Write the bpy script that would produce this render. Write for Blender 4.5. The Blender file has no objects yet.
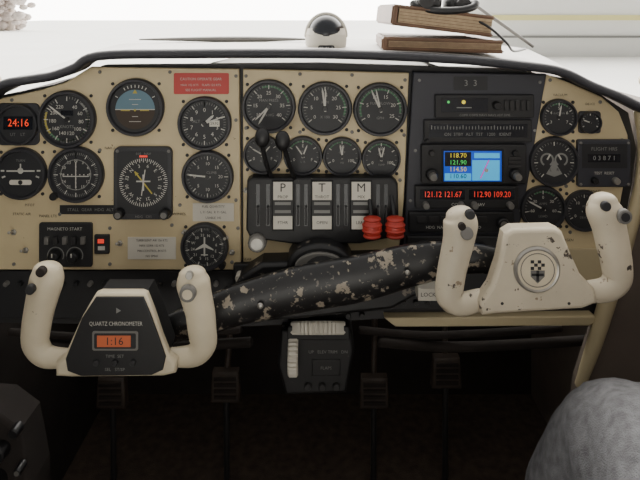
import bpy, bmesh, math, random
from mathutils import Vector, Matrix
random.seed(4)
U=0.0015; F=554.0; D=F*U; HZ=10.0; ZC=(240-HZ)*U
SC=bpy.context.scene; COL=SC.collection
# ------------------------------------------------------------ materials
def lin(c): 
    return tuple(((v/255)/12.92 if v/255<=.04045 else ((v/255+.055)/1.055)**2.4) for v in c)
def mat(name,c,rough=.5,metal=0,emit=None,es=1,noise=0,nscale=40,bump=0,bscale=200,chip=None,chipscale=30,chipth=.62,spec=.5,chip2=None):
    m=bpy.data.materials.new(name); m.use_nodes=True
    nt=m.node_tree; N=nt.nodes; L=nt.links; b=N['Principled BSDF']
    c4=(*lin(c),1); b.inputs['Base Color'].default_value=c4
    b.inputs['Roughness'].default_value=rough; b.inputs['Metallic'].default_value=metal
    b.inputs['Specular IOR Level'].default_value=spec
    tc=N.new('ShaderNodeTexCoord')
    cur=None
    if noise:
        n=N.new('ShaderNodeTexNoise'); n.inputs['Scale'].default_value=nscale; n.inputs['Detail'].default_value=6
        L.new(tc.outputs['Object'],n.inputs['Vector'])
        r=N.new('ShaderNodeValToRGB'); r.color_ramp.elements[0].position=.3; r.color_ramp.elements[1].position=.7
        r.color_ramp.elements[0].color=(*[v*(1-noise) for v in c4[:3]],1); r.color_ramp.elements[1].color=(*[min(1,v*(1+noise)) for v in c4[:3]],1)
        L.new(n.outputs['Fac'],r.inputs['Fac']); cur=r.outputs['Color']
    if chip:
        for (cc,th,sc) in [(chip,chipth,chipscale)]+([chip2] if chip2 else []):
            n=N.new('ShaderNodeTexNoise'); n.inputs['Scale'].default_value=sc; n.inputs['Detail'].default_value=5; n.inputs['Roughness'].default_value=.6
            L.new(tc.outputs['Object'],n.inputs['Vector'])
            r=N.new('ShaderNodeValToRGB'); r.color_ramp.elements[0].position=th; r.color_ramp.elements[1].position=th+.02
            r.color_ramp.elements[0].color=(0,0,0,1); r.color_ramp.elements[1].color=(1,1,1,1)
            L.new(n.outputs['Fac'],r.inputs['Fac'])
            mx=N.new('ShaderNodeMix'); mx.data_type='RGBA'
            L.new(r.outputs['Color'],mx.inputs[0])
            if cur: L.new(cur,mx.inputs[6])
            else: mx.inputs[6].default_value=c4
            mx.inputs[7].default_value=(*lin(cc),1); cur=mx.outputs[2]
    if cur: L.new(cur,b.inputs['Base Color'])
    if bump:
        n=N.new('ShaderNodeTexNoise'); n.inputs['Scale'].default_value=bscale; n.inputs['Detail'].default_value=3
        L.new(tc.outputs['Object'],n.inputs['Vector'])
        bp=N.new('ShaderNodeBump'); bp.inputs['Strength'].default_value=bump; bp.inputs['Distance'].default_value=.002
        L.new(n.outputs['Fac'],bp.inputs['Height']); L.new(bp.outputs['Normal'],b.inputs['Normal'])
    if emit:
        b.inputs['Emission Color'].default_value=(*lin(emit),1); b.inputs['Emission Strength'].default_value=es
    return m
BEIGE=mat('panel_beige_paint',(203,186,148),.45,noise=.08,nscale=12,bump=.05,chip=(120,100,75),chipscale=60,chipth=.72)
CREAM=mat('cream_trim',(188,174,140),.5,noise=.08,nscale=10)
YOKE=mat('yoke_cream_paint',(206,194,168),.42,noise=.13,nscale=16,chip=(90,75,60),chipscale=44,chipth=.695)
YOKEW=mat('yoke_worn_paint',(200,189,167),.42,noise=.14,nscale=14,chip=(70,62,56),chipscale=36,chipth=.618,chip2=((140,124,104),.66,80))
BLK=mat('black_plastic',(34,34,36),.55)
BLKG=mat('black_satin',(28,28,30),.4)
FACE=mat('gauge_face',(36,37,40),.5)
BEZ=mat('gauge_bezel',(48,48,52),.45)
DARK=mat('dark_metal',(42,41,42),.55,noise=.2,nscale=20)
QBLK=mat('quadrant_black',(24,24,26),.5,chip=(90,86,80),chipscale=60,chipth=.68)
STACK=mat('radio_rack_gray',(52,53,60),.5)
WHT=mat('white_marking',(192,190,182),.6)
GRYM=mat('gray_marking',(128,128,125),.6)
PLAC=mat('placard_white',(208,203,190),.6)
RED=mat('red_placard',(186,66,62),.5)
REDK=mat('red_knob',(172,52,42),.45)
ORG=mat('orange_led',(220,70,30),.5,emit=(255,70,34),es=.6)
REDL=mat('red_led',(200,60,50),.5,emit=(255,70,50),es=.6)
GRN=mat('green_arc',(60,110,75),.6)
YEL=mat('yellow_arc',(180,165,70),.6)
BLU=mat('sky_blue_dial',(95,125,140),.5)
BRN=mat('ground_brown_dial',(60,48,38),.6)
CYAN=mat('screen_cyan',(50,160,215),.4,emit=(60,180,230),es=.7)
DBLU=mat('screen_blue',(20,60,160),.4,emit=(20,80,200),es=.7)
SCRK=mat('screen_dark',(18,22,30),.25)
SGRN=mat('screen_green',(60,200,90),.4,emit=(80,220,110),es=.6)
SYEL=mat('screen_yellow',(220,200,60),.4,emit=(230,210,70),es=.6)
SLV=mat('brushed_silver',(165,162,155),.35,metal=.6,noise=.15,nscale=60)
GSIL=mat('gray_knob',(112,110,106),.4)
WORN=mat('worn_black_paint',(26,26,28),.38,chip=(150,140,124),chipscale=50,chipth=.592,chip2=((104,98,90),.62,150),noise=.2)
WBOX=mat('worn_housing_paint',(30,30,32),.45,chip=(120,112,102),chipscale=55,chipth=.63)
LIP=mat('glareshield_vinyl',(44,44,50),.55,bump=.3,bscale=300)
GTOP=mat('glareshield_top_glare',(200,198,194),.6)  # light gray has windshield reflection and overexposure put into the colour
CARP=mat('brown_carpet',(66,54,45),.95,noise=.35,nscale=60,bump=.6,bscale=400)
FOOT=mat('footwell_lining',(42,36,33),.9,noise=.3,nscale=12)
PEDM=mat('pedal_metal',(60,50,43),.6,noise=.3,nscale=40)
LEATH=mat('brown_leather_cover',(104,76,56),.5,noise=.2,nscale=30)
PAGE=mat('book_pages',(172,150,120),.8,noise=.15,nscale=150)
DENIM=mat('gray_denim',(97,97,100),.9,noise=.3,nscale=90,bump=.8,bscale=700)
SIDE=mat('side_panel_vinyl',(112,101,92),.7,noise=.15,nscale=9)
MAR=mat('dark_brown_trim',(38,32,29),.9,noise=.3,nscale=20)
SEAT=mat('seat_leather',(110,92,76),.6,noise=.15,nscale=15)
CONC=mat('apron_concrete',(232,232,228),.9,noise=.04,nscale=.3)
HULL=mat('white_aircraft_paint',(228,228,226),.3)
SHOE=mat('shoe_leather',(40,34,30),.5)
# ------------------------------------------------------------ mesh builder
def kk(y): return (D+y)/D
class B:
    def __init__(s,name,yr=0.0):
        s.name=name; s.v=[]; s.f=[]; s.fm=[]; s.sm=[]; s.ms=[]; s.yr=yr; s.k=kk(yr)
    def mi(s,m):
        if m not in s.ms: s.ms.append(m)
        return s.ms.index(m)
    def P(s,px,py,y): return Vector(((px-320)*U*s.k, y, ZC-(py-HZ)*U*s.k))
    def L(s,n): return n*U*s.k
    def add(s,vs,fs,m,sm=False):
        o=len(s.v); s.v+= [Vector(a) for a in vs]; i=s.mi(m)
        for f in fs: s.f.append([o+a for a in f]); s.fm.append(i); s.sm.append(sm)
    def poly(s,pts,y,m): # flat decal
        s.add([s.P(a,b,y) for a,b in pts],[list(range(len(pts)))],m)
    def rect(s,x0,y0,x1,y1,y,m): s.poly([(x0,y0),(x1,y0),(x1,y1),(x0,y1)],y,m)
    def prism(s,pts,yb,yf,m,bev=0,capm=None):
        n=len(pts); A=sum(pts[i][0]*pts[(i+1)%n][1]-pts[(i+1)%n][0]*pts[i][1] for i in range(n))
        sg=1 if A>0 else -1
        def off(d):
            out=[]
            for i in range(n):
                a=Vector(pts[i-1]);b=Vector(pts[i]);c=Vector(pts[(i+1)%n])
                e1=(b-a).normalized();e2=(c-b).normalized()
                n1=Vector((-e1.y,e1.x))*sg;n2=Vector((-e2.y,e2.x))*sg
                q=n1+n2
                if q.length<1e-4: q=n1
                q.normalize(); cs=max(.5,q.dot(n1))
                out.append(b+q*(d/cs))
            return out
        rings=[]; bl=s.L(bev)
        if bev>0:
            for j in range(4):
                t=j/3*math.pi/2
                rings.append([s.P(p[0],p[1],yf+bl*(1-math.sin(t))) for p in off(bev*(1-math.cos(t)))])
        else: rings.append([s.P(p[0],p[1],yf) for p in pts])
        back=[s.P(p[0],p[1],yb) for p in pts]
        s.add(back+rings[0],[[i,(i+1)%n,n+(i+1)%n,n+i] for i in range(n)],m)
        if bev>0:
            vs=sum(rings,[]); fs=[]
            for j in range(3):
                for i in range(n): fs.append([j*n+i,j*n+(i+1)%n,(j+1)*n+(i+1)%n,(j+1)*n+i])
            s.add(vs,fs,m,True)
        s.add(rings[-1],[list(range(n))],capm or m)
        s.add(back,[list(range(n))],m)
    def box(s,x0,y0,x1,y1,yb,yf,m,bev=0,r=0,capm=None):
        s.prism(rr(x0,y0,x1,y1,r),yb,yf,m,bev,capm)
    def lathe(s,c,prof,m,n=36,axis='y',teeth=0,caps=True):
        ex={'y':(Vector((1,0,0)),Vector((0,0,1)),Vector((0,1,0))),'z':(Vector((1,0,0)),Vector((0,1,0)),Vector((0,0,1))),'x':(Vector((0,1,0)),Vector((0,0,1)),Vector((1,0,0)))}[axis] if isinstance(axis,str) else axis
        def ring(r,h):
            o=[]
            for i in range(n):
                a=2*math.pi*i/n; q=r*(1-teeth*(i%2))
                o.append(c+ex[0]*q*math.cos(a)+ex[1]*q*math.sin(a)+ex[2]*h)
            return o
        for j in range(len(prof)-1):
            a,b=prof[j],prof[j+1]; mm=b[2] if len(b)>2 else m
            s.add(ring(a[0],a[1])+ring(b[0],b[1]),[[i,(i+1)%n,n+(i+1)%n,n+i] for i in range(n)],mm,teeth==0)
        if caps:
            for q in (prof[0],prof[-1]):
                if q[0]>1e-5: s.add(ring(q[0],q[1]),[list(range(n))],q[2] if len(q)>2 else m)
    def ball(s,c,r,m,sc=(1,1,1),n=24,rot=None):
        vs=[];fs=[];h=n//2
        for j in range(h+1):
            t=math.pi*j/h
            for i in range(n):
                a=2*math.pi*i/n
                q=Vector((r*sc[0]*math.sin(t)*math.cos(a),r*sc[1]*math.sin(t)*math.sin(a),r*sc[2]*math.cos(t)))
                if rot: q=rot@q
                vs.append(c+q)
        for j in range(h):
            for i in range(n): fs.append([j*n+i,j*n+(i+1)%n,(j+1)*n+(i+1)%n,(j+1)*n+i])
        s.add(vs,fs,m,True)
    def tube(s,pts,rad,m,n=18,flat=1.0,sub=6,ref=Vector((0,1,0)),rnd=True):
        P=[Vector(p) for p in pts]; R=list(rad)
        def cr(a,b,c,d,t): return .5*((2*b)+(c-a)*t+(2*a-5*b+4*c-d)*t*t+(3*b-a-3*c+d)*t**3)
        pp=[];rr_=[]
        for i in range(len(P)-1):
            a=P[max(0,i-1)];b=P[i];c=P[i+1];d=P[min(len(P)-1,i+2)]
            ra=R[max(0,i-1)];rb=R[i];rc=R[i+1];rd=R[min(len(P)-1,i+2)]
            for j in range(sub):
                t=j/sub; pp.append(cr(a,b,c,d,t)); rr_.append(max(1e-5,cr(ra,rb,rc,rd,t)))
        pp.append(P[-1]);rr_.append(R[-1])
        if rnd:
            t0=(pp[0]-pp[1]).normalized();t1=(pp[-1]-pp[-2]).normalized();r0=rr_[0];r1=rr_[-1]
            A=[(pp[0]+t0*r0*.6*math.sin(a),r0*math.cos(a)) for a in (1.5,1.2,.9,.6,.3)]
            Z=[(pp[-1]+t1*r1*.6*math.sin(a),r1*math.cos(a)) for a in (.3,.6,.9,1.2,1.5)]
            pp=[a[0] for a in A]+pp+[a[0] for a in Z]; rr_=[a[1] for a in A]+rr_+[a[1] for a in Z]
        vs=[];fs=[];K=len(pp)
        for i in range(K):
            t=(pp[min(K-1,i+1)]-pp[max(0,i-1)]).normalized()
            n1=t.cross(ref)
            if n1.length<.05: n1=t.cross(Vector((0,0,1)))
            n1.normalize(); n2=n1.cross(t).normalized()
            for j in range(n):
                a=2*math.pi*j/n; vs.append(pp[i]+n1*rr_[i]*math.cos(a)+n2*rr_[i]*flat*math.sin(a))
        for i in range(K-1):
            for j in range(n): fs.append([i*n+j,i*n+(j+1)%n,(i+1)*n+(j+1)%n,(i+1)*n+j])
        fs.append(list(range(n))); fs.append(list(range((K-1)*n,K*n)))
        s.add(vs,fs,m,True)
    def bar(s,cx,cy,ang,r0,r1,w,y,m,w2=None):
        a=math.radians(ang); dx,dy=math.sin(a),-math.cos(a); nx,ny=-dy,dx; w2=w if w2 is None else w2
        s.poly([(cx+dx*r0+nx*w/2,cy+dy*r0+ny*w/2),(cx+dx*r1+nx*w2/2,cy+dy*r1+ny*w2/2),(cx+dx*r1-nx*w2/2,cy+dy*r1-ny*w2/2),(cx+dx*r0-nx*w/2,cy+dy*r0-ny*w/2)],y,m)
    def arc(s,cx,cy,r0,r1,a0,a1,y,m,n=18):
        A=[math.radians(a0+(a1-a0)*i/n) for i in range(n+1)]
        vs=[s.P(cx+r0*math.sin(a),cy-r0*math.cos(a),y) for a in A]+[s.P(cx+r1*math.sin(a),cy-r1*math.cos(a),y) for a in A]
        s.add(vs,[[i,i+1,n+2+i,n+1+i] for i in range(n)],m)
    def disc(s,cx,cy,r,y,m,n=28): s.poly([(cx+r*math.cos(2*math.pi*i/n),cy+r*math.sin(2*math.pi*i/n)) for i in range(n)],y,m)
    def text(s,t,cx,cy,h,y,m,rot=0,sx=1.0):
        cu=bpy.data.curves.new('t','FONT'); cu.body=t; cu.size=s.L(h)/.7; cu.align_x='CENTER'; cu.align_y='CENTER'; cu.resolution_u=2
        ob=bpy.data.objects.new('t',cu); COL.objects.link(ob); bpy.context.view_layer.update()
        me=bpy.data.meshes.new_from_object(ob.evaluated_get(bpy.context.evaluated_depsgraph_get()))
        c=s.P(cx,cy,y); a=math.radians(rot); vs=[]
        for v in me.vertices:
            x,z=v.co.x*sx,v.co.y
            vs.append(Vector((c.x+x*math.cos(a)+z*math.sin(a),y,c.z-x*math.sin(a)+z*math.cos(a))))
        s.add(vs,[list(p.vertices) for p in me.polygons],m)
        bpy.data.objects.remove(ob); bpy.data.curves.remove(cu); bpy.data.meshes.remove(me)
    def screw(s,px,py,y=0,r=2.0,m=None):
        c=s.P(px,py,y); R=s.L(r); s.lathe(c,[(R,0),(R,-.0008),(R*.6,-.0014)],m or GSIL,n=12)
    def knob(s,px,py,r,y,h,m,cap=None,teeth=0,n=24):
        c=s.P(px,py,y); R=s.L(r); s.lathe(c,[(R,0),(R*.95,-h*.85),(R*.8,-h)],m,n=n,teeth=teeth)
        if cap: s.disc(px,py,r*.6,y-h-.0003,cap,16)
    def done(s):
        lo=Vector((min(v[i] for v in s.v) for i in range(3)));hi=Vector((max(v[i] for v in s.v) for i in range(3)));c=(lo+hi)/2
        me=bpy.data.meshes.new(s.name); me.from_pydata([v-c for v in s.v],[],s.f)
        for m in s.ms: me.materials.append(m)
        for p,i,q in zip(me.polygons,s.fm,s.sm): p.material_index=i; p.use_smooth=q
        bm=bmesh.new(); bm.from_mesh(me); bmesh.ops.recalc_face_normals(bm,faces=bm.faces); bm.to_mesh(me); bm.free()
        ob=bpy.data.objects.new(s.name,me); ob.location=c; COL.objects.link(ob); return ob
def rr(x0,y0,x1,y1,r):
    if r<=0: return [(x0,y0),(x1,y0),(x1,y1),(x0,y1)]
    o=[]
    for cx,cy,a0 in ((x1-r,y0+r,-90),(x1-r,y1-r,0),(x0+r,y1-r,90),(x0+r,y0+r,180)):
        for j in range(5):
            a=math.radians(a0+j*22.5); o.append((cx+r*math.cos(a),cy+r*math.sin(a)))
    return o
# ------------------------------------------------------------ instrument panel
b=B('instrument_panel')
full=[(-25,116),(-5,97),(50,86),(75,77),(100,66),(320,64),(450,68),(530,73),(570,80),(600,93),(632,114),(640,150),(634,195),(612,300),(596,322),(390,322),(250,330),(-25,326)]
b.prism(full,.030,.010,DARK)
b.prism([(-22,112),(2,98),(40,90),(66,82),(90,67),(239,69),(241,262),(236,270),(-22,270)],.010,0,BEIGE,1.2)
b.prism([(243,69),(409,73),(404,200),(398,262),(243,262)],.010,0,BEIGE,1.2)
b.prism([(546,74),(573,84),(602,97),(619,112),(628,135),(629,160),(622,195),(606,285),(598,300),(500,305),(508,250),(526,190)],.010,0,BEIGE,1.2)
b.prism([(384,316),(592,314),(597,318),(588,324),(395,325)],.012,-.006,CREAM,1.5)
for q in [(236,76),(236,120),(236,200),(12,100),(100,72),(170,72),(100,150),(172,225),(232,262),(110,228),(60,214),(246,76),(300,74),(352,75),(405,80),(300,132),(352,132),(246,128),(404,135),(400,180),(14,264),(110,264),(550,80),(600,102),(622,140),(612,200),(600,240),(570,232),(566,186),(238,228),(180,205)]:
    b.screw(*q,y=-.0002,r=1.8)
for t,x,y,h in [('PANEL LTS',48,216,2.6),('NAV 1',110,148,2.6),('PITOT',30,205,2.5),('STATIC AIR',22,214,2.5),('VACUUM',560,95,2.4),('DE-ICE',590,104,2.2),('ALTERNATE',592,191,2.3),('OXYGEN',566,240,2.5),('AVIONICS',178,214,2.4)]:
    b.text(t,x,y,h,-.0006,DARK)
b.box(60,205,122,214,0,-.001,BLK); b.text('STALL  GEAR  HDG  ALT',91,209.5,3,-.0013,GRYM)
b.box(556,248,607,290,0,-.003,CREAM,.8,3)
b.prism([(-22,272),(238,272),(246,266),(398,266),(402,264),(500,264),(498,308),(384,312),(250,322),(-22,320)],.010,.004,BLK,1)
for i in range(11):
    b.knob(222+i*14,312 if i<3 else 316,3,.004,.006,BLKG)
for i in range(16): b.knob(6+i*14,284,2.6,.004,.007,GSIL if i%3==0 else BLKG,n=12)
for i in range(8): b.knob(404+i*12,303,2.6,.004,.006,BLKG,n=12)
b.done()
# ------------------------------------------------------------ gauges
def gauge(name,px,py,r,nums=None,a0=-140,a1=140,nt=28,maj=4,needles=(),arcs=(),numh=None,extra=None,bez=BEZ,face=FACE,title=None,yb=0,full=False):
    b=B(name); R=b.L(r); c=b.P(px,py,yb)
    if full=='sq':
        b.box(px-r,py-r,px+r,py+r,yb,yb-.003,bez,.6,r*.25)
    b.lathe(c,[(R,0),(R,-.005),(R*.96,-.0085),(R*.89,-.0085),(R*.85,-.0035)],bez,n=44,caps=False)
    y=yb-.0036; b.disc(px,py,r*.86,y,face,40); y-=.0003
    rin=r*.80
    for a,e,m in arcs: b.arc(px,py,rin*.88,rin*.96,a,e,y,m)
    y-=.0002
    if nt:
        for i in range(nt+1):
            a=a0+(a1-a0)*i/nt; M=i%maj==0
            b.bar(px,py,a,rin*(.80 if M else .88),rin*.99,.9 if M else .5,y,WHT if M else GRYM)
    if nums:
        n=len(nums); fullc=abs((a1-a0)-360)<1
        for i,t in enumerate(nums):
            a=math.radians(a0+(a1-a0)*i/(n if fullc else n-1)); 
            if t: b.text(t,px+rin*.62*math.sin(a),py-rin*.62*math.cos(a),numh or r*.15,y,WHT)
    if title: b.text(title,px,py+r*.28,r*.09,y,GRYM)
    if extra: extra(b,px,py,r,y)
    for q in needles:
        a,l,w=q[:3]; m=q[3] if len(q)>3 else WHT
        y-=.0004; b.bar(px,py,a,-r*.12,l*r*.7,w,y,m); b.bar(px,py,a,l*r*.7,l*r*.85,w,y,m,.2)
    if needles: b.lathe(b.P(px,py,y),[(b.L(r*.09),0),(b.L(r*.08),-.001)],BLKG,n=16)
    for sx in (-1,1):
        for sy in (-1,1): b.screw(px+sx*r*.80,py+sy*r*.80,yb,1.7,DARK)
    b.done()
def ex_clock(b,x,y,r,Y):
    b.box(x-14,y-8,x+15,y+5,Y,Y-.0005,SCRK); b.text('24:16',x+1,y-1.5,7.5,Y-.0008,ORG,sx=.9); b.text('UT    LT',x,y+10,3,Y,GRYM)
gauge('digital_clock',19,124,21,nt=0,extra=ex_clock,full='sq')
def ex_asi(b,x,y,r,Y): b.text('KNOTS',x,y+r*.25,3,Y,GRYM); b.box(x-6,y-9,x+6,y-4,Y,Y-.0004,SCRK)
gauge('airspeed_indicator',68,119,29,['','40','60','80','100','120','140','160','180','200','220'],0,330,44,4,[(-52,.95,1.6)],[(40,200,GRYM),(70,230,GRN),(230,290,YEL)],3.6,ex_asi)
def ex_ai(b,x,y,r,Y):
    q=r*.68
    n=20
    b.poly([(x+q*math.cos(math.pi*i/n),y+2-q*math.sin(math.pi*i/n)) for i in range(n+1)],Y,BLU)
    b.poly([(x+q*math.cos(math.pi*i/n),y+2+q*math.sin(math.pi*i/n)) for i in range(n+1)],Y,BRN)
    b.rect(x-q,y+1.6,x+q,y+2.4,Y-.0003,WHT)
    for d,w in ((-10,6),(-5,3),(7,3),(12,6)): b.rect(x-w,y+2+d-.3,x+w,y+2+d+.3,Y-.0003,WHT)
    for a in (-60,-30,-20,-10,0,10,20,30,60): b.bar(x,y,a,r*.68,r*.78,.9,Y-.0003,WHT)
    b.rect(x-14,y+2.2,x-5,y+3.4,Y-.0006,YEL); b.rect(x+5,y+2.2,x+14,y+3.4,Y-.0006,YEL); b.disc(x,y+2.6,1.2,Y-.0006,YEL)
    b.poly([(x,y-18),(x+2.5,y-14),(x-2.5,y-14)],Y-.0006,YEL)
gauge('attitude_indicator',136,107,29,nt=0,extra=ex_ai)
def ex_alt(b,x,y,r,Y):
    b.box(x+5,y-3,x+15,y+3,Y,Y-.0003,PLAC); b.text('29.92',x+10,y,2.6,Y-.0006,BLK); b.text('ALT',x-8,y-2,3,Y,GRYM)
gauge('altimeter',205,123,27,[str(i) for i in range(10)],0,360,50,5,[(70,.95,1.4),(48,.55,2.4)],(),4,ex_alt)
def ex_turn(b,x,y,r,Y):
    b.rect(x-14,y-3.5,x+14,y-2,Y,WHT); b.disc(x,y-3,3,Y-.0002,WHT,14); b.rect(x-.7,y-10,x+.7,y-3,Y-.0002,WHT)
    b.box(x-11,y+6,x+11,y+11,Y,Y-.0004,PLAC,r=2); b.disc(x,y+8.5,2.3,Y-.0007,BLK,14)
    b.text('TURN',x-0,y-13,2.4,Y,GRYM)
    for a in (-110,-90,90,110): b.bar(x,y-3,a,r*.62,r*.76,1.6,Y,WHT)
gauge('turn_coordinator',22,173,26,nt=0,extra=ex_turn)
def ex_vor(b,x,y,r,Y):
    b.arc(x,y,r*.52,r*.55,0,360,Y,GRYM,30)
    for i in range(-3,4):
        b.disc(x+i*4,y,.7,Y,WHT,8); b.disc(x,y+i*4,.7,Y,WHT,8)
    b.rect(x-.5,y-13,x+.5,y+13,Y-.0003,WHT); b.rect(x-13,y+1,x+13,y+2,Y-.0003,WHT)
    b.knob(x-r*.72,y+r*.72,4,Y+.002,.012,BLKG)
gauge('course_deviation_indicator',77,174,28,['N','3','6','E','12','15','S','21','24','W','30','33'],0,360,72,6,(),(),3,ex_vor)
gauge('vertical_speed_indicator',208,176,26,['0','5','10','15','20','15','10','5'],-90,270,40,5,[(-84,.95,1.6)],(),3.2,lambda b,x,y,r,Y:b.text('CLIMB',x+4,y-4,2.6,Y,GRYM))
def ex_hdg(b,x,y,r,Y):
    b.rect(x-.8,y-10,x+.8,y+9,Y,WHT); b.poly([(x,y-4),(x+9,y+2),(x+9,y+3.2),(x,y),(x-9,y+3.2),(x-9,y+2)],Y-.0002,WHT)
    b.rect(x-3.5,y+7,x+3.5,y+8.2,Y-.0002,WHT); b.knob(x+r*.75,y+r*.72,3.4,Y+.002,.01,BLKG)
gauge('bearing_indicator',205,246,24,['N','3','6','E','12','15','S','21','24','W','30','33'],20,380,72,6,(),(),2.8,ex_hdg)
b=B('horizontal_situation_indicator')
b.box(115,146,173,218,0,-.007,BEZ,1,6); b.box(119,150,169,212,-.007,-.0074,FACE,r=5)
Y=-.0076; cx,cy=145,181
for i in range(72): b.bar(cx,cy,i*5,20 if i%2==0 else 21.5,24,.7,Y,WHT)
for i,t in enumerate(['N','3','6','E','12','15','S','21','24','W','30','33']):
    a=math.radians(i*30-45); b.text(t,cx+16.6*math.sin(a),cy-16.6*math.cos(a),3.4,Y,WHT,rot=i*30-45)
b.bar(cx,cy,-38,-14,14,1.4,Y-.0003,YEL); b.bar(cx,cy,-38,10,14,4,Y-.0004,YEL,.3); b.bar(cx,cy,8,-13,13,1,Y-.0005,WHT)
b.rect(cx-.8,cy-8,cx+.8,cy+8,Y-.0006,WHT); b.rect(cx-7,cy-2,cx+7,cy-.6,Y-.0006,WHT)
b.rect(cx-4,154,cx+4,156,Y,REDL); b.text('010   NAV',cx,152.6,2.4,Y,GRYM)
b.knob(122,211,5,-.007,.012,BLKG,GSIL); b.knob(167,211,5,-.007,.012,BLKG,GSIL)
for q in ((119,150),(170,150)): b.screw(*q,y=-.007,r=1.6,m=GSIL)
b.text('HDG   CRS',145,215,2.4,-.0074,GRYM)
b.done()
def ex_lbl(t1,t2=''):
    def f(b,x,y,r,Y):
        b.text(t1,x,y-r*.22,r*.10,Y,GRYM); b.text(t2,x,y+r*.32,r*.10,Y,GRYM)
    return f
gauge('manifold_pressure_gauge',269,106,27,['10','15','20','25','30','35','40'],-130,130,30,5,[(-150,.9,1.8),(-135,.85,1.5)],[(-20,80,GRN)],3.6,ex_lbl('MAN PRESS','IN HG'))
gauge('tachometer',325,108,27,['0','5','10','15','20','25','30'],-130,130,30,5,[(-8,.9,1.8),(2,.85,1.4)],[(40,110,GRN)],3.6,ex_lbl('RPM','X 100'))
gauge('fuel_flow_gauge',380,109,27,['0','5','10','15','20','25'],-120,120,25,5,[(-25,.9,1.8),(-12,.9,1.5)],[(-110,40,GRN),(40,100,GRN)],3.6,ex_lbl('FUEL FLOW','GPH'))
for i,(x,y) in enumerate(((263,154),(303,155),(342,156),(381,158))):
    gauge('engine_gauge',x,y,19.5,['0','','E' if i<2 else '60','','F' if i<2 else '100'],-115-0,-5+120,12,3,[(-60+i*25,.75,1.3),(40-i*18,.7,1.3)],[(-60,40,GRN)] if i>0 else (),3.0,ex_lbl(['FUEL','OIL T','OIL P','CYL T'][i],['QTY','L  R','PSI','TEMP'][i]))
gauge('suction_gauge',558,117,18.5,['3','4','5','6','7'],-120,120,20,5,[(10,.8,1.3)],[(-30,40,GRN)],3,ex_lbl('SUCTION'))
gauge('outside_air_temperature_gauge',589,122,11,None,-120,120,12,3,[(-70,.8,1.2)],(),full='sq')
def ex_dual(b,x,y,r,Y):
    for sx in (-1,1):
        b.arc(x+sx*7,y-2,5,6.8,-150,150,Y,GRYM,18); b.bar(x+sx*7,y-2,-30*sx,0,6,1.6,Y-.0002,WHT)
    b.poly([(x-8,y+12),(x,y-1),(x+8,y+12),(x,y+15)],Y-.0003,GRYM); b.text('L    R',x,y+8,3,Y-.0006,BLK)
gauge('dual_fuel_quantity_gauge',553,161,25,nt=30,maj=5,extra=ex_dual)
gauge('ammeter',542,208,23,['-60','-30','0','30','60'],-100,100,20,5,[(-62,.85,1.5)],[(-30,40,GRN)],3,ex_lbl('AMPS','LOAD'))
gauge('deice_pressure_gauge',583,210,20.5,['0','10','20','30'],-120,120,24,4,[(80,.85,1.4)],(),3,ex_lbl('PSI','DE-ICE'))
b=B('emergency_locator_panel'); b.box(576,139,629,186,0,-.006,STACK,1,2)
b.box(580,143,625,167,-.006,-.0064,FACE); b.text('FLIGHT HRS',602,148,3.4,-.0066,GRYM); b.box(586,153,618,161,-.0064,-.0068,SCRK); b.text('0 3 8 7 1',602,157,4.4,-.007,GRYM)
b.text('TEST  RESET',602,172,2.6,-.0064,WHT); b.knob(592,179,3.4,-.006,.008,BLKG); b.knob(613,179,3.4,-.006,.008,SLV)
for q in ((579,142),(626,142),(579,183),(626,183)): b.screw(*q,y=-.006,r=1.4)
b.done()
# ------------------------------------------------------------ placards
b=B('warning_placard'); b.box(174,73,229,94,0,-.0012,RED,r=1.5)
b.text('CAUTION OPERATE GEAR',201,79,2.6,-.0015,WHT,sx=.95); b.text('MAX 152 KTS    FLAPS 122 KTS',201,85,2.1,-.0015,WHT); b.text('SEE FLIGHT MANUAL',201,90,2.3,-.0015,WHT); b.done()
def plac(x0,y0,x1,y1,lines):
    b=B('limitations_placard'); b.box(x0,y0,x1,y1,0,-.001,PLAC)
    n=len(lines)
    for i,t in enumerate(lines): b.text(t,(x0+x1)/2,y0+(y1-y0)*(i+.6)/(n+.2),(y1-y0)/(n+.2)*.42,-.0013,DARK,sx=.9)
    b.done()
plac(193,203,234,221,['FUEL QUANTITY','L 71 GAL  R 71 GAL','USABLE 142'])
plac(128,237,176,259,['TURBULENT AIR 156 KTS','MAX GEAR 152 KTS','MIN CONTROL 84 KTS','NO SPINS'])
b=B('ignition_switch_panel'); b.box(40,222,93,266,0,-.004,BLK,1,2)
b.text('MAGNETO START',66,228,3,-.0043,WHT)
for x in (57,76):
    b.arc(x,254,7.5,8.5,-120,120,-.0043,GRYM); b.knob(x,254,5.5,-.004,.012,BLKG); b.rect(x-.6,249,x+.6,253,-.0164,WHT)
for x in (49,58,67,76,85): b.box(x-2,235,x+2,242,-.004,-.010,GSIL if x%2 else DARK,.5)
b.done()
b=B('annunciator_light'); b.box(95,234,110,253,0,-.004,BLK,.8,1); b.box(99,238,105,242,-.004,-.005,REDL); b.rect(99,245,106,249,-.0043,WHT); b.done()
for (x,y) in ((120,243),(185,232),(226,238),(232,252),(14,232),(26,250),(246,190)):
    b=B('toggle_switch'); c=b.P(x,y,0); b.lathe(c,[(.0045,0),(.0045,-.002),(.003,-.003)],SLV,n=6)
    b.tube([b.P(x,y,-.002),b.P(x,y-3,-.014)],[.0014,.0022],SLV,n=10,sub=3); b.done()
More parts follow.
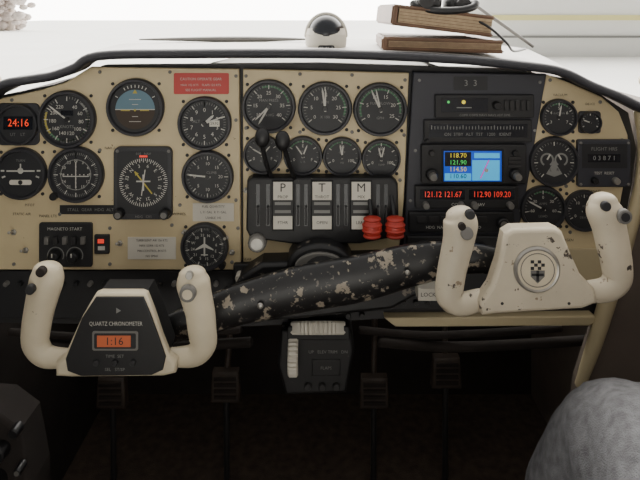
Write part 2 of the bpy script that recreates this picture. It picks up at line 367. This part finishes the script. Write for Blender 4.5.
# ------------------------------------------------------------ throttle quadrant
b=B('throttle_quadrant',-.022)
b.prism([(247,181),(252,178),(392,178),(398,184),(399,230),(392,238),(360,244),(290,244),(250,238),(246,230)],.0,-.022,QBLK,2)
for x,l,w in ((283,'P','PROP'),(322,'T','THROT'),(361,'M','MIX')):
    b.box(x-11,180,x+11,230,-.022,-.026,QBLK,1)
    b.box(x-9.5,181,x+9.5,199,-.026,-.0265,PLAC); b.text(l,x,187,8.5,-.0268,BLK); b.text(w,x,196,3.0,-.0268,BLK)
    for j,(ya,yb_) in enumerate(((201,204),(209,212))): b.rect(x-8,ya,x+8,yb_,-.0264,GRYM)
    b.box(x-9.5,215,x+9.5,228,-.026,-.0265,PLAC); b.text({'P':'FTHR','T':'OPEN','M':'LEAN'}[l],x,221.5,3,-.0268,BLK)
for x in (258,268,298,306,338,346,378,386):
    b.box(x-1.8,184,x+1.8,226,-.022,-.0225,SCRK); b.box(x-1.0,206,x+1.0,224,-.0225,-.027,DARK)
b.done()
def lever(name,pts,kx,ky,km,w=8,h=10):
    b=B(name,-.04); b.tube([b.P(*p) for p in pts],[b.L(2.4)]*len(pts),BLKG,n=10)
    c=b.P(kx,ky,pts[-1][2]); b.ball(c,b.L(1),km,(w,w*.7,h)); b.done()
lever('propeller_lever',[(270,180,-.02),(267,168,-.035),(264,152,-.045),(263,142,-.05)],263,136,BLKG,7.5,10)
lever('propeller_lever',[(294,182,-.02),(290,168,-.035),(286,152,-.045),(284,144,-.05)],283,139,BLKG,7.5,10)
for kx in (372,395):
    b=B('mixture_lever',-.04); b.tube([b.P(kx-2,200,-.02),b.P(kx-1,212,-.034),b.P(kx,226,-.038)],[.003]*3,BLKG,n=10)
    b.ball(b.P(kx,227,-.042),b.L(1),REDK,(9.6,7,11.5))
    for j,wd in enumerate((9.0,10.2,10.2,9.0)): b.ball(b.P(kx,218.5+j*5.6,-.042),b.L(1),REDK,(wd,wd*.74,3.0),n=28)
    b.done()
b=B('friction_lock_knob'); b.knob(259,236,9.5,-.01,.02,GSIL,SLV,teeth=.05,n=32); b.done()
b=B('control_column_housing',-.03)
b.prism([(288,266)]+[(320+33*math.cos(math.radians(180+a)),264-24*math.sin(math.radians(a))) for a in range(0,181,15)]+[(354,266)],.0,-.045,WBOX,4)
b.prism([(320+25*math.cos(math.radians(180+a)),262-15*math.sin(math.radians(a))) for a in range(0,181,15)],-.045,-.05,GSIL,1)
b.prism([(240,276),(262,262),(398,258),(420,262),(424,290),(392,308),(300,318),(240,322),(226,304)],.01,-.035,WBOX,4)
b.done()
b=B('gear_and_flap_selector')
b.box(234,262,262,282,.005,-.008,BLK,1,2); b.knob(241,272,4,-.008,.015,PLAC); b.box(252,268,258,278,-.008,-.02,PLAC,1,1); b.text('GEAR',247,259,2.6,-.0012,BLK); b.done()
# ------------------------------------------------------------ control arm
b=B('control_column_arm',-.075)
pts=[(140,332,-.098),(185,318,-.09),(238,303,-.08),(300,288,-.078),(360,277,-.078),(425,261,-.078),(480,254,-.09),(530,268,-.098)]
b.tube([b.P(*p) for p in pts],[b.L(q) for q in (12,15,20,23,23,20,14,12)],WORN,n=24,flat=.5)
b.tube([b.P(322,285,-.07),b.P(322,280,.02)],[b.L(20)]*2,BLK,n=24)
b.ball(b.P(262,297,-.098),b.L(3.2),SLV,(1,.5,1),n=12)
b.ball(b.P(405,265,-.097),b.L(2.6),SLV,(1,.5,1),n=12)
b.done()
b=B('arm_placard',-.06); b.box(418,288,438,300,-.03,-.062,PLAC); b.text('LOCK',428,294,4,-.0625,BLK); b.done()
# ------------------------------------------------------------ yokes
def yoke(M,left,right,hub,plate,extra,hb=-.128):
    b=B('control_yoke',-.15)
    for path in (left,right):
        b.tube([b.P(p[0],p[1],-.138) for p in path],[b.L(p[2]) for p in path],M,n=24,flat=.75,rnd=True)
    b.prism(hub,hb,-.158,M,4)
    if plate: 
        b.prism(plate,-.158,-.160,BLKG,1); b.prism(plate,-.115,hb,BLK)
    extra(b)
    c=b.P(sum(p[0] for p in hub)/len(hub),sum(p[1] for p in hub)/len(hub)-8,hb)
    b.lathe(c,[(b.L(12),0),(b.L(12),.045)],BLK,n=20)
    b.done()
LCD=mat('lcd_amber',(150,78,48),.4,emit=(190,90,50),es=.3)
def ex1(b):
    Y=-.1603
    b.box(96,326,141,345,Y,Y-.001,GSIL,r=2); b.box(98,328,139,343,Y-.001,Y-.0014,BLK,r=1.5); b.box(101,330,134,341,Y-.0014,Y-.002,LCD)
    b.text('1:16',118,335.5,7.5,Y-.0024,BLK)
    b.text('QUARTZ CHRONOMETER',119,319,4.0,Y-.0004,WHT,sx=.78); b.text('TIME  SET',118,351,3,Y-.0004,GRYM); b.text('SEL   ST/SP',118,364,3,Y-.0004,GRYM)
    for x in (100,118,136): b.knob(x,357,3,-.160,.003,BLK)
    b.disc(121,306,3.2,Y-.0003,GRYM,3)
    b.knob(33,287,5,-.153,.006,BLK); b.knob(43,270,5,-.151,.007,MAR); b.knob(189,291,8.5,-.153,.006,GSIL,YOKE); b.knob(190,274,4,-.151,.005,SLV)
yoke(YOKE,[(43,275,15),(42,284,17),(38,300,16),(34,317,15),(31,335,14.5),(31,350,13.5),(41,362,11.5),(60,364,9.5),(84,363,8)],
     [(190,279,14),(191,287,17),(194,301,16),(198,317,15),(200,335,14.5),(201,350,13.5),(192,361,11.5),(172,363,9.5),(150,362,8)],
     [(97,292),(102,290),(143,290),(148,292),(155,310),(163,334),(170,352),(178,358),(177,370),(165,373),(74,374),(58,373),(58,359),(67,352),(75,334),(84,314)],
     [(99,293),(146,293),(153,310),(161,332),(168,352),(165,365),(154,370),(84,371),(71,366),(69,354),(77,334),(85,314)],ex1,-.147)
def ex2(b):
    c=b.P(534,266,-.158); L=b.L
    b.lathe(c,[(L(23),0),(L(23),-.002),(L(21),-.004),(L(19),-.003)],SLV,n=40); b.disc(534,266,19.5,-.1612,YOKE,36)
    b.arc(534,266,16,17,0,360,-.1615,GSIL,36)
    for i in range(4):
        for j in range(3):
            if (i+j)%2==0: b.rect(527+i*3.5,256+j*3.2,530.5+i*3.5,259.2+j*3.2,-.1616,BLK)
    b.poly([(527,266),(541,266),(541,272),(534,279),(527,272)],-.1616,GSIL); b.rect(532.6,266,535.4,277,-.1619,BLK); b.rect(528,269,540,271.5,-.1619,BLK)
    for x in (500,566): b.disc(x,300,1.6,-.1583,DARK,10)
    b.knob(469,213,5,-.152,.006,BLK); b.knob(461,225,4,-.152,.005,MAR); b.knob(466,232,6.5,-.153,.004,GSIL); b.knob(622,215,7.5,-.152,.006,GSIL,BLK); b.knob(604,205,5,-.152,.005,BLK)
yoke(YOKEW,[(462,218,14),(463,226,17.5),(461,244,16),(457,262,15),(453,282,14.5),(452,301,14),(463,309,12),(482,305,11),(508,300,9)],
     [(608,204,14),(609,213,18),(614,230,17),(618,249,16.5),(622,270,15.5),(622,284,14.5),(612,294,12.5),(592,297,11),(565,300,9)],
     [(503,232),(511,227),(552,226),(560,230),(569,252),(578,272),(592,286),(595,300),(580,306),(495,311),(480,313),(478,300),(489,284),(497,260)],None,ex2,-.138)
# ------------------------------------------------------------ radio stack
b=B('avionics_rack'); b.prism([(413,72),(546,74),(526,190),(512,262),(402,262),(406,190)],.0095,-.003,STACK,1.5)
for q in ((419,80),(539,82),(415,150),(534,130),(410,200),(520,210)): b.screw(*q,y=-.003,r=1.6,m=GRYM)
b.box(453,76,487,90,-.003,-.0034,FACE,r=1); b.text('3  3',470,83,6,-.0038,GRYM); b.done()
b=B('audio_panel'); b.box(434,94,532,117,-.003,-.009,BLK,1,1)
b.box(440,97,486,111,-.009,-.0094,SCRK); b.disc(462,101,2,-.0097,SYEL,12); b.disc(447,101,1.4,-.0097,SGRN,12); b.rect(455,106,470,107,-.0097,GRYM); b.knob(494,104,4,-.009,.01,BLKG)
for i in range(5): b.box(502+i*5.5,99,505.5+i*5.5,109,-.009,-.012,DARK,.4)
b.text('COM1 COM2 NAV1 NAV2 ADF DME',483,114,2.2,-.0095,GRYM); b.done()
b=B('transponder_radio'); b.box(423,119,530,141,-.003,-.009,BLK,1,1); b.box(428,123,525,136,-.009,-.0094,SCRK)
for i in range(30): b.rect(430+i*3.1,125 if i%5 else 124,430.8+i*3.1,128,-.0097,GRYM)
b.text('ON  STBY  ALT  TST   1200   IDENT',476,133,3,-.0097,GRYM); b.knob(426,139,2,-.009,.006,BLK); b.done()
b=B('gps_navigator'); b.box(420,143,524,182,-.003,-.011,BLK,1.2,2)
b.box(440,147,501,180,-.011,-.0115,SCRK,r=1); Y=-.0118
b.rect(442,149,499,179,Y,DBLU); b.rect(470,158,497,178,Y-.0002,CYAN); b.rect(472,151,497,156,Y-.0002,CYAN)
b.rect(443,150,469,164,Y-.0002,SCRK); b.rect(443,171,469,178,Y-.0002,CYAN)
for i,(t,m) in enumerate((('118.70',SYEL),('121.90',SGRN),('114.50',SYEL),('110.60',SCRK))): b.text(t,456,153.5+i*6.8,4.4,Y-.0005,m)
b.bar(478,176,25,0,20,1.2,Y-.0005,mat('magenta_line',(210,60,190),.4,emit=(220,60,200),es=.5)); b.disc(484,168,2,Y-.0006,WHT,10)
for x in (430,512): 
    b.knob(x,172,6,-.011,.010,BLKG); b.knob(x,172,4,-.021,.008,GSIL,teeth=.06)
    b.knob(x,151,3,-.011,.006,BLKG)
for j in range(3): b.box(506,155+j*4,518,157.5+j*4,-.011,-.0125,DARK,.3)
b.done()
b=B('nav_com_radio'); b.box(414,184,516,206,-.003,-.011,BLK,1,1); b.box(419,187,463,197,-.011,-.0115,SCRK); b.box(467,187,512,197,-.011,-.0115,SCRK)
b.text('121.12 121.67',441,192,5.6,-.0119,REDL,sx=.82); b.text('112.90 109.20',489.5,192,5.6,-.0119,REDL,sx=.82)
for x in (424,459,472,507): b.knob(x,202,3.4,-.011,.009,GSIL)
b.text('COM            NAV',466,202,3,-.0116,WHT); b.done()
b=B('autopilot_controller'); b.box(408,210,512,230,-.003,-.009,BLK,1,1)
for i in range(6): b.box(416+i*12,214,425+i*12,220,-.009,-.011,DARK,.4)
b.text('HDG  NAV  APR  REV  ALT  YD',452,225,2.8,-.0095,WHT); b.knob(500,220,6,-.009,.01,BLKG,GSIL); b.done()
b=B('distance_measuring_radio'); b.box(406,234,500,256,-.003,-.009,BLK,1,1); b.box(414,238,460,250,-.009,-.0094,SCRK); b.text('24.6 NM',437,244,5,-.0098,GRYM); b.knob(478,245,5.5,-.009,.01,BLKG); b.done()
# ------------------------------------------------------------ lower pedestal & trim wheels
b=B('control_pedestal'); b.prism([(282,326),(350,326),(354,345),(346,388),(286,390),(278,360)],.20,-.012,QBLK,3)
b.box(288,321,349,334,.03,-.016,QBLK,1,2)
b.text('UP   ELEV TRIM   DN',328,347,3.0,-.0124,GRYM); b.box(312,354,340,370,-.012,-.014,QBLK,1); b.text('FLAPS',326,362,3,-.0144,GRYM)
for x in (308,322,336): b.knob(x,380,3.5,-.012,.006,DARK)
b.done()
b=B('rudder_trim_wheel',-.02); c=b.P(318,335,-.002); R=b.L(29); h=b.L(6)
ax=Vector((0,.50,.866)); e2=Vector((0,.866,-.50))
b.lathe(c,[(R*.5,-h),(R*.93,-h),(R,-h*.7),(R,h*.7),(R*.93,h),(R*.5,h)],PLAC,n=80,axis=(Vector((1,0,0)),e2,ax),teeth=.07); b.lathe(c,[(R*.5,-h*.9),(R*.5,h*1.1)],DARK,axis=(Vector((1,0,0)),e2,ax)); b.done()
b=B('elevator_trim_wheel',-.02); c=b.P(293,359,-.008); R=b.L(20); h=b.L(5)
b.lathe(c,[(R*.5,-h),(R*.92,-h),(R,-h*.7),(R,h*.7),(R*.92,h),(R*.5,h)],PLAC,n=60,axis='x',teeth=.07); b.lathe(c,[(R*.5,-h*1.1),(R*.5,h*1.1)],DARK,axis='x'); b.done()
# ------------------------------------------------------------ rudder pedals
for x,y in ((112,392),(226,386),(374,392),(446,372)):
    b=B('rudder_pedal',.28); b.prism([(x-13,y-16),(x+13,y-16),(x+15,y+14),(x-15,y+14)],.29,.27,PEDM,2)
    for j in range(4): b.box(x-11,y-12+j*6,x+11,y-9+j*6,.27,.267,MAR)
    b.tube([b.P(x,y-10,.29),b.P(x+2,y-50,.31),b.P(x+2,y-90,.32)],[b.L(3)]*3,PEDM,n=10)
    b.tube([b.P(x-12,y+12,.285),b.P(x+12,y+12,.285)],[b.L(3)]*2,DARK,n=10)
    c0=b.P(x,y+12,.285); b.tube([c0,Vector((c0.x,.29,-.615))],[b.L(3)]*2,DARK,n=10,sub=2); b.done()
# ------------------------------------------------------------ glareshield
lip=[(-30,112),(0,86),(28,80),(52,76),(74,68),(98,56),(180,54),(320,54),(450,59),(525,66),(562,72),(592,86),(622,98),(650,112)]
b=B('glareshield')
yl=-.03; kf=kk(yl)
lp=[Vector(((x-320)*U*kf,yl,ZC-(y-HZ)*U*kf)) for x,y in lip]
b.tube(lp,[.0068]*len(lp),LIP,n=14,flat=1.0,sub=5)
def cr(a,b_,c,d,t): return .5*((2*b_)+(c-a)*t+(2*a-5*b_+4*c-d)*t*t+(3*b_-a-3*c+d)*t**3)
fine=[]
for i in range(len(lp)-1):
    for j in range(5): fine.append(cr(lp[max(0,i-1)],lp[i],lp[i+1],lp[min(len(lp)-1,i+2)],j/5))
fine.append(lp[-1]); n=len(fine)
zt=max(p.z for p in fine)
rows=[]
for (dy,bl) in ((0,0),(.02,.02),(.08,.12),(.16,.3),(.26,.55),(.36,.75)):
    rows.append([Vector((p.x*(1-.12*bl),p.y+dy,p.z*(1-bl)+(zt-.004)*bl+ (.006 if dy>0 else .005))) for p in fine])
for j in range(5):
    b.add(rows[j]+rows[j+1],[[i,i+1,n+i+1,n+i] for i in range(n-1)],LIP if j==0 else GTOP,True)
under=[[Vector((p.x,p.y+dy,p.z-.006)) for p in fine] for dy in (0,.04)]
b.add(under[0]+under[1],[[i,i+1,n+i+1,n+i] for i in range(n-1)],LIP,True)
b.done()
ztop=zt
b=B('aircraft_nose'); vs=[];fs=[];nx=24
for j,(y,w,z) in enumerate(((.36,.46,.262),(.5,.45,.258),(.8,.42,.24),(1.2,.36,.20),(1.6,.26,.14),(1.85,.12,.05))):
    for i in range(nx+1):
        a=math.pi*i/nx; vs.append(Vector((-w*math.cos(a),y,z-.35+.35*math.sin(a)**.6)))
for j in range(5):
    for i in range(nx): fs.append([j*(nx+1)+i,j*(nx+1)+i+1,(j+1)*(nx+1)+i+1,(j+1)*(nx+1)+i])
b.add(vs,fs,HULL,True); b.done()
b=B('shadow_strip'); b.tube([Vector((x,.20-.5*(x+.15)**2,ztop+.009)) for x in (-.33,-.25,-.17,-.09,-.02)],[.003,.008,.011,.009,.003],GSIL,n=10,flat=.5,ref=Vector((0,0,1))); b.done()  # thin gray solid standing in for a curved shadow, no real part
# ------------------------------------------------------------ compass
b=B('magnetic_compass',.05); c=b.P(326,56,.05); L=b.L
b.lathe(c,[(L(15),0),(L(18),L(3)),(L(20.5),L(12)),(L(21),L(22)),(L(19.5),L(28)),(L(17),L(28))],PLAC,axis='z',n=40)
b.ball(c+Vector((0,-.006,L(24))),L(17.5),SCRK,(1,1,1),n=36)
b.tube([c+Vector((L(19.5)*math.cos(a),-L(4),L(20)+L(22)*math.sin(a))) for a in [math.pi*i/12 for i in range(13)]],[L(2.2)]*13,PLAC,n=10,sub=2)
b.box(318,44,334,50,.05-L(19),.05-L(21.5),SCRK,.5,2); b.text('33  N  3',326,47,2.8,.05-L(21.8),WHT)
b.done()
# ------------------------------------------------------------ books
def book(name,cx,cz,y0,w,h,d,rotz,roty):
    b=B(name); c=Vector((cx,y0,cz)); R=Matrix.Rotation(rotz,3,'Z')@Matrix.Rotation(roty,3,'Y')
    def bx(x0,x1,y0_,y1,z0,z1,m,bev=0):
        bm=bmesh.new(); bmesh.ops.create_cube(bm,size=1)
        for v in bm.verts: v.co=Vector(((x0+x1)/2+v.co.x*(x1-x0),(y0_+y1)/2+v.co.y*(y1-y0_),(z0+z1)/2+v.co.z*(z1-z0)))
        if bev: bmesh.ops.bevel(bm,geom=bm.edges[:],offset=bev,segments=3,affect='EDGES')
        bm.verts.index_update()
        b.add([c+R@v.co for v in bm.verts],[[q.index for q in f.verts] for f in bm.faces],m); bm.free()
    bx(-w/2+.004,w/2-.003,.003,d-.003,-h/2+.003,h/2-.003,PAGE)
    bx(-w/2,w/2,0,d,h/2-.0055,h/2,LEATH,.002); bx(-w/2,w/2,0,d,-h/2,-h/2+.0055,LEATH,.002)
    bx(-w/2-.002,-w/2+.009,0,d,-h/2,h/2,LEATH,.003)
    for t in range(4): bx(-w/2+.01,w/2-.004,.0022,.004,-h/2+.007+t*(h-.013)/4,-h/2+.0076+t*(h-.013)/4,LEATH)
    b.done()
gz=ztop-.0005
book('flight_manual',(443-320)*U,gz+.0105,-.002,.180,.020,.17,-.05,.025)
book('flight_manual',(444-320)*U,gz+.0475,.000,.155,.032,.15,.05,.12)
b=B('aviation_headset'); hz=gz+.052
for sx,yy in ((-1,.0),(1,.012)):
    c=Vector((.190+sx*.026,.024+yy,hz+.022-sx*.003)); b.ball(c,.022,BLKG,(.8,1.1,.95)); b.ball(c+Vector((-sx*.012,0,0)),.019,BLK,(.6,1.05,.95))
    b.lathe(c+Vector((sx*.004,-.02,0)),[(.013,0),(.011,-.004)],DARK,n=20)
b.tube([Vector((.190+.048*math.cos(a),.015-.012*math.sin(a),hz+.022-.012*math.sin(a))) for a in [math.pi*i/8 for i in range(9)]],[.006]*9,BLKG,n=10)
b.tube([Vector((.215,.03,hz+.008)),Vector((.25,.0,hz-.012)),Vector((.276,-.008,hz-.036)),Vector((.295,.015,gz+.001)),Vector((.33,.06,gz+.001))],[.002]*5,BLKG,n=8)
b.done()
# ------------------------------------------------------------ windshield and shell
b=B('windshield_frame')
b.tube([Vector((.45,.34,.268)),Vector((.36,.33,.33)),Vector((.25,.30,.40)),Vector((.12,.26,.46))],[.0035]*4,GSIL,n=12)
b.tube([Vector((-.66,.28,.20)),Vector((-.66,.0,.5)),Vector((-.56,-.3,.64))],[.02]*3,CREAM,n=12)
b.tube([Vector((.66,.28,.20)),Vector((.66,.0,.48)),Vector((.56,-.3,.64))],[.02]*3,CREAM,n=12)
b.done()
def slab(name,x0,x1,y0,y1,z0,z1,m):
    b=B(name); bm=bmesh.new(); bmesh.ops.create_cube(bm,size=1)
    vs=[Vector(((x0+x1)/2+v.co.x*(x1-x0),(y0+y1)/2+v.co.y*(y1-y0),(z0+z1)/2+v.co.z*(z1-z0))) for v in bm.verts]
    b.add(vs,[[q.index for q in f.verts] for f in bm.faces],m); bm.free(); return b.done()
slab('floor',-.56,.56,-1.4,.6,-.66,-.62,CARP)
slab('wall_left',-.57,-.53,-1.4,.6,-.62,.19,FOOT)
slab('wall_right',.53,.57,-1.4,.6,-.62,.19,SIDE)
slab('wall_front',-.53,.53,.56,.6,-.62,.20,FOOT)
b=B('side_post_trim'); pts=[(640,112,.0),(643,150,-.004),(637,195,-.004),(622,250,-.004),(606,300,-.004),(592,345,-.004),(580,385,.0)]
b.tube([b.P(*p) for p in pts],[b.L(q) for q in (6,6,6,7,8,7,5)],CREAM,n=14)
b.prism([(646,112),(675,112),(675,560),(560,560),(582,386),(608,305),(640,196)],.03,.012,SIDE,1); b.done()
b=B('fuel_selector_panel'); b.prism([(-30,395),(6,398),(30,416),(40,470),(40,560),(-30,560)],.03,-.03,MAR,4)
for x,y,r in ((30,411,5),(14,432,8),(9,461,10),(34,447,4)): b.knob(x,y,r,-.03,.018,BLKG,GSIL if r<5 else None)
b.done()
b=B('wiring_harness',.1)
for j,(x0,x1,yy) in enumerate(((10,240,340),(30,250,352),(360,560,338),(380,590,350))):
    b.tube([b.P(x0,yy-8,.1),b.P((2*x0+x1)/3,yy+4,.12),b.P((x0+2*x1)/3,yy-2,.11),b.P(x1,yy-10,.1)],[.006+.002*(j%2)]*4,MAR,n=10)
b.done()
# ------------------------------------------------------------ passenger legs (skin)
def skin(name,nodes,edges,m,root):
    me=bpy.data.meshes.new(name); me.from_pydata([n[0] for n in nodes],edges,[])
    ob=bpy.data.objects.new(name,me); COL.objects.link(ob)
    sk=ob.modifiers.new('skin','SKIN'); 
    for i,nn in enumerate(nodes):
        d=me.skin_vertices[0].data[i]; r=nn[1]; d.radius=r if isinstance(r,tuple) else (r,r); d.use_root=(i==root)
    su=ob.modifiers.new('sub','SUBSURF'); su.levels=3; su.render_levels=3
    tx=bpy.data.textures.new('folds','CLOUDS'); tx.noise_scale=.05
    dm=ob.modifiers.new('folds','DISPLACE'); dm.texture=tx; dm.strength=.014; dm.mid_level=.5; dm.texture_coords='GLOBAL'
    sk.use_smooth_shade=True
    me.materials.append(m); return ob
nodes=[((.40,-.72,-.15),(.13,.11)),((.36,-.66,-.145),.10),((.345,-.45,-.125),.094),((.342,-.26,-.120),.084),((.336,-.20,-.15),.080),((.308,-.185,-.27),.076),((.27,-.17,-.42),.066),((.245,-.16,-.55),.06),
 ((.44,-.66,-.165),.09),((.455,-.45,-.14),.082),((.475,-.26,-.14),.045),((.475,-.195,-.175),.045),((.47,-.18,-.29),.044),((.462,-.17,-.42),.044),((.455,-.16,-.55),.046),((.40,-.80,.0),(.15,.10)),((.40,-.83,.12),(.15,.10))]
edges=[(0,1),(1,2),(2,3),(3,4),(4,5),(5,6),(6,7),(0,8),(8,9),(9,10),(10,11),(11,12),(12,13),(13,14),(0,15),(15,16)]
pa=bpy.data.objects.new('seated_passenger',None); COL.objects.link(pa)
lg=skin('jeans',nodes,edges,DENIM,0); lg.parent=pa
for i,x in enumerate((.245,.455)):
    s=B('shoe_%d'%(i+1)); s.tube([Vector((x,-.20,-.575)),Vector((x-.01,-.12,-.580)),Vector((x-.015,-.02,-.59)),Vector((x-.018,.04,-.595))],[.042,.043,.04,.028],SHOE,n=16,flat=.75,ref=Vector((0,0,1))); o=s.done(); o.parent=pa
b=B('cockpit_seat'); 
def rb(x0,x1,y0,y1,z0,z1,m,bev):
    bm=bmesh.new(); bmesh.ops.create_cube(bm,size=1)
    for v in bm.verts: v.co=Vector(((x0+x1)/2+v.co.x*(x1-x0),(y0+y1)/2+v.co.y*(y1-y0),(z0+z1)/2+v.co.z*(z1-z0)))
    bmesh.ops.bevel(bm,geom=bm.edges[:],offset=bev,segments=4,affect='EDGES'); bm.verts.index_update()
    b.add([v.co.copy() for v in bm.verts],[[q.index for q in f.verts] for f in bm.faces],m); bm.free()
rb(.24,.52,-.98,-.42,-.38,-.245,SEAT,.03); rb(.24,.52,-1.1,-.98,-.30,.25,SEAT,.04); rb(.27,.49,-.95,-.5,-.62,-.38,DARK,.01); b.done()
# ------------------------------------------------------------ outside
slab('ground',-60,60,-20,120,-2.0,-1.9,CONC)
b=B('hangar'); 
HG=mat('hangar_wall',(232,232,228),.8); HY=mat('hangar_stripe',(222,214,150),.8)
def bx(x0,x1,y0,y1,z0,z1,m):
    vs=[Vector((x,y,z)) for x in (x0,x1) for y in (y0,y1) for z in (z0,z1)]
    b.add(vs,[[0,1,3,2],[4,5,7,6],[0,1,5,4],[2,3,7,6],[0,2,6,4],[1,3,7,5]],m)
bx(7,26,26,40,-1.9,4,HG); bx(7,26,25.9,26,-.15,.1,HY); bx(7,26,25.9,26,-1.0,-.9,GRYM); b.done()
b=B('tree'); TR=mat('hazed_foliage',(196,186,180),.9,noise=.2,nscale=2); TK=mat('hazed_bark',(190,178,168),.9)  # pale foliage and bark colours have the distant haze mixed in
b.tube([Vector((-34,60,-1.9)),Vector((-34,60,0)),Vector((-33.8,60,2.5))],[.5,.35,.2],TK,n=10)
for i in range(90):
    a=random.uniform(0,6.28); q=random.uniform(0,3.2); b.ball(Vector((-34.5+q*math.cos(a),60+q*math.sin(a),random.uniform(-1.6,2.5))),random.uniform(.3,.9),TR,(1,1,.7),n=8)
b.done()
# ------------------------------------------------------------ world: hazy bright sky ahead
w=bpy.data.worlds.new('hazy_sky'); SC.world=w; w.use_nodes=True; nt=w.node_tree; N=nt.nodes; L=nt.links
bg=N['Background']; tc=N.new('ShaderNodeTexCoord'); sp=N.new('ShaderNodeSeparateXYZ'); L.new(tc.outputs['Generated'],sp.inputs[0])
mr=N.new('ShaderNodeMapRange'); mr.inputs['From Min'].default_value=-.1; mr.inputs['From Max'].default_value=.7; mr.inputs['To Min'].default_value=.76; mr.inputs['To Max'].default_value=12.0
L.new(sp.outputs['Y'],mr.inputs['Value']); L.new(mr.outputs[0],bg.inputs['Strength']); bg.inputs['Color'].default_value=(1,.965,.905,1)
# ------------------------------------------------------------ camera
cam=bpy.data.cameras.new('camera'); co=bpy.data.objects.new('camera',cam); COL.objects.link(co)
co.location=(0,-D,ZC); co.rotation_euler=(math.pi/2,0,0); cam.sensor_width=36; cam.lens=36*F/640; cam.shift_y=-(240-HZ)/640; cam.clip_start=.02
SC.camera=co
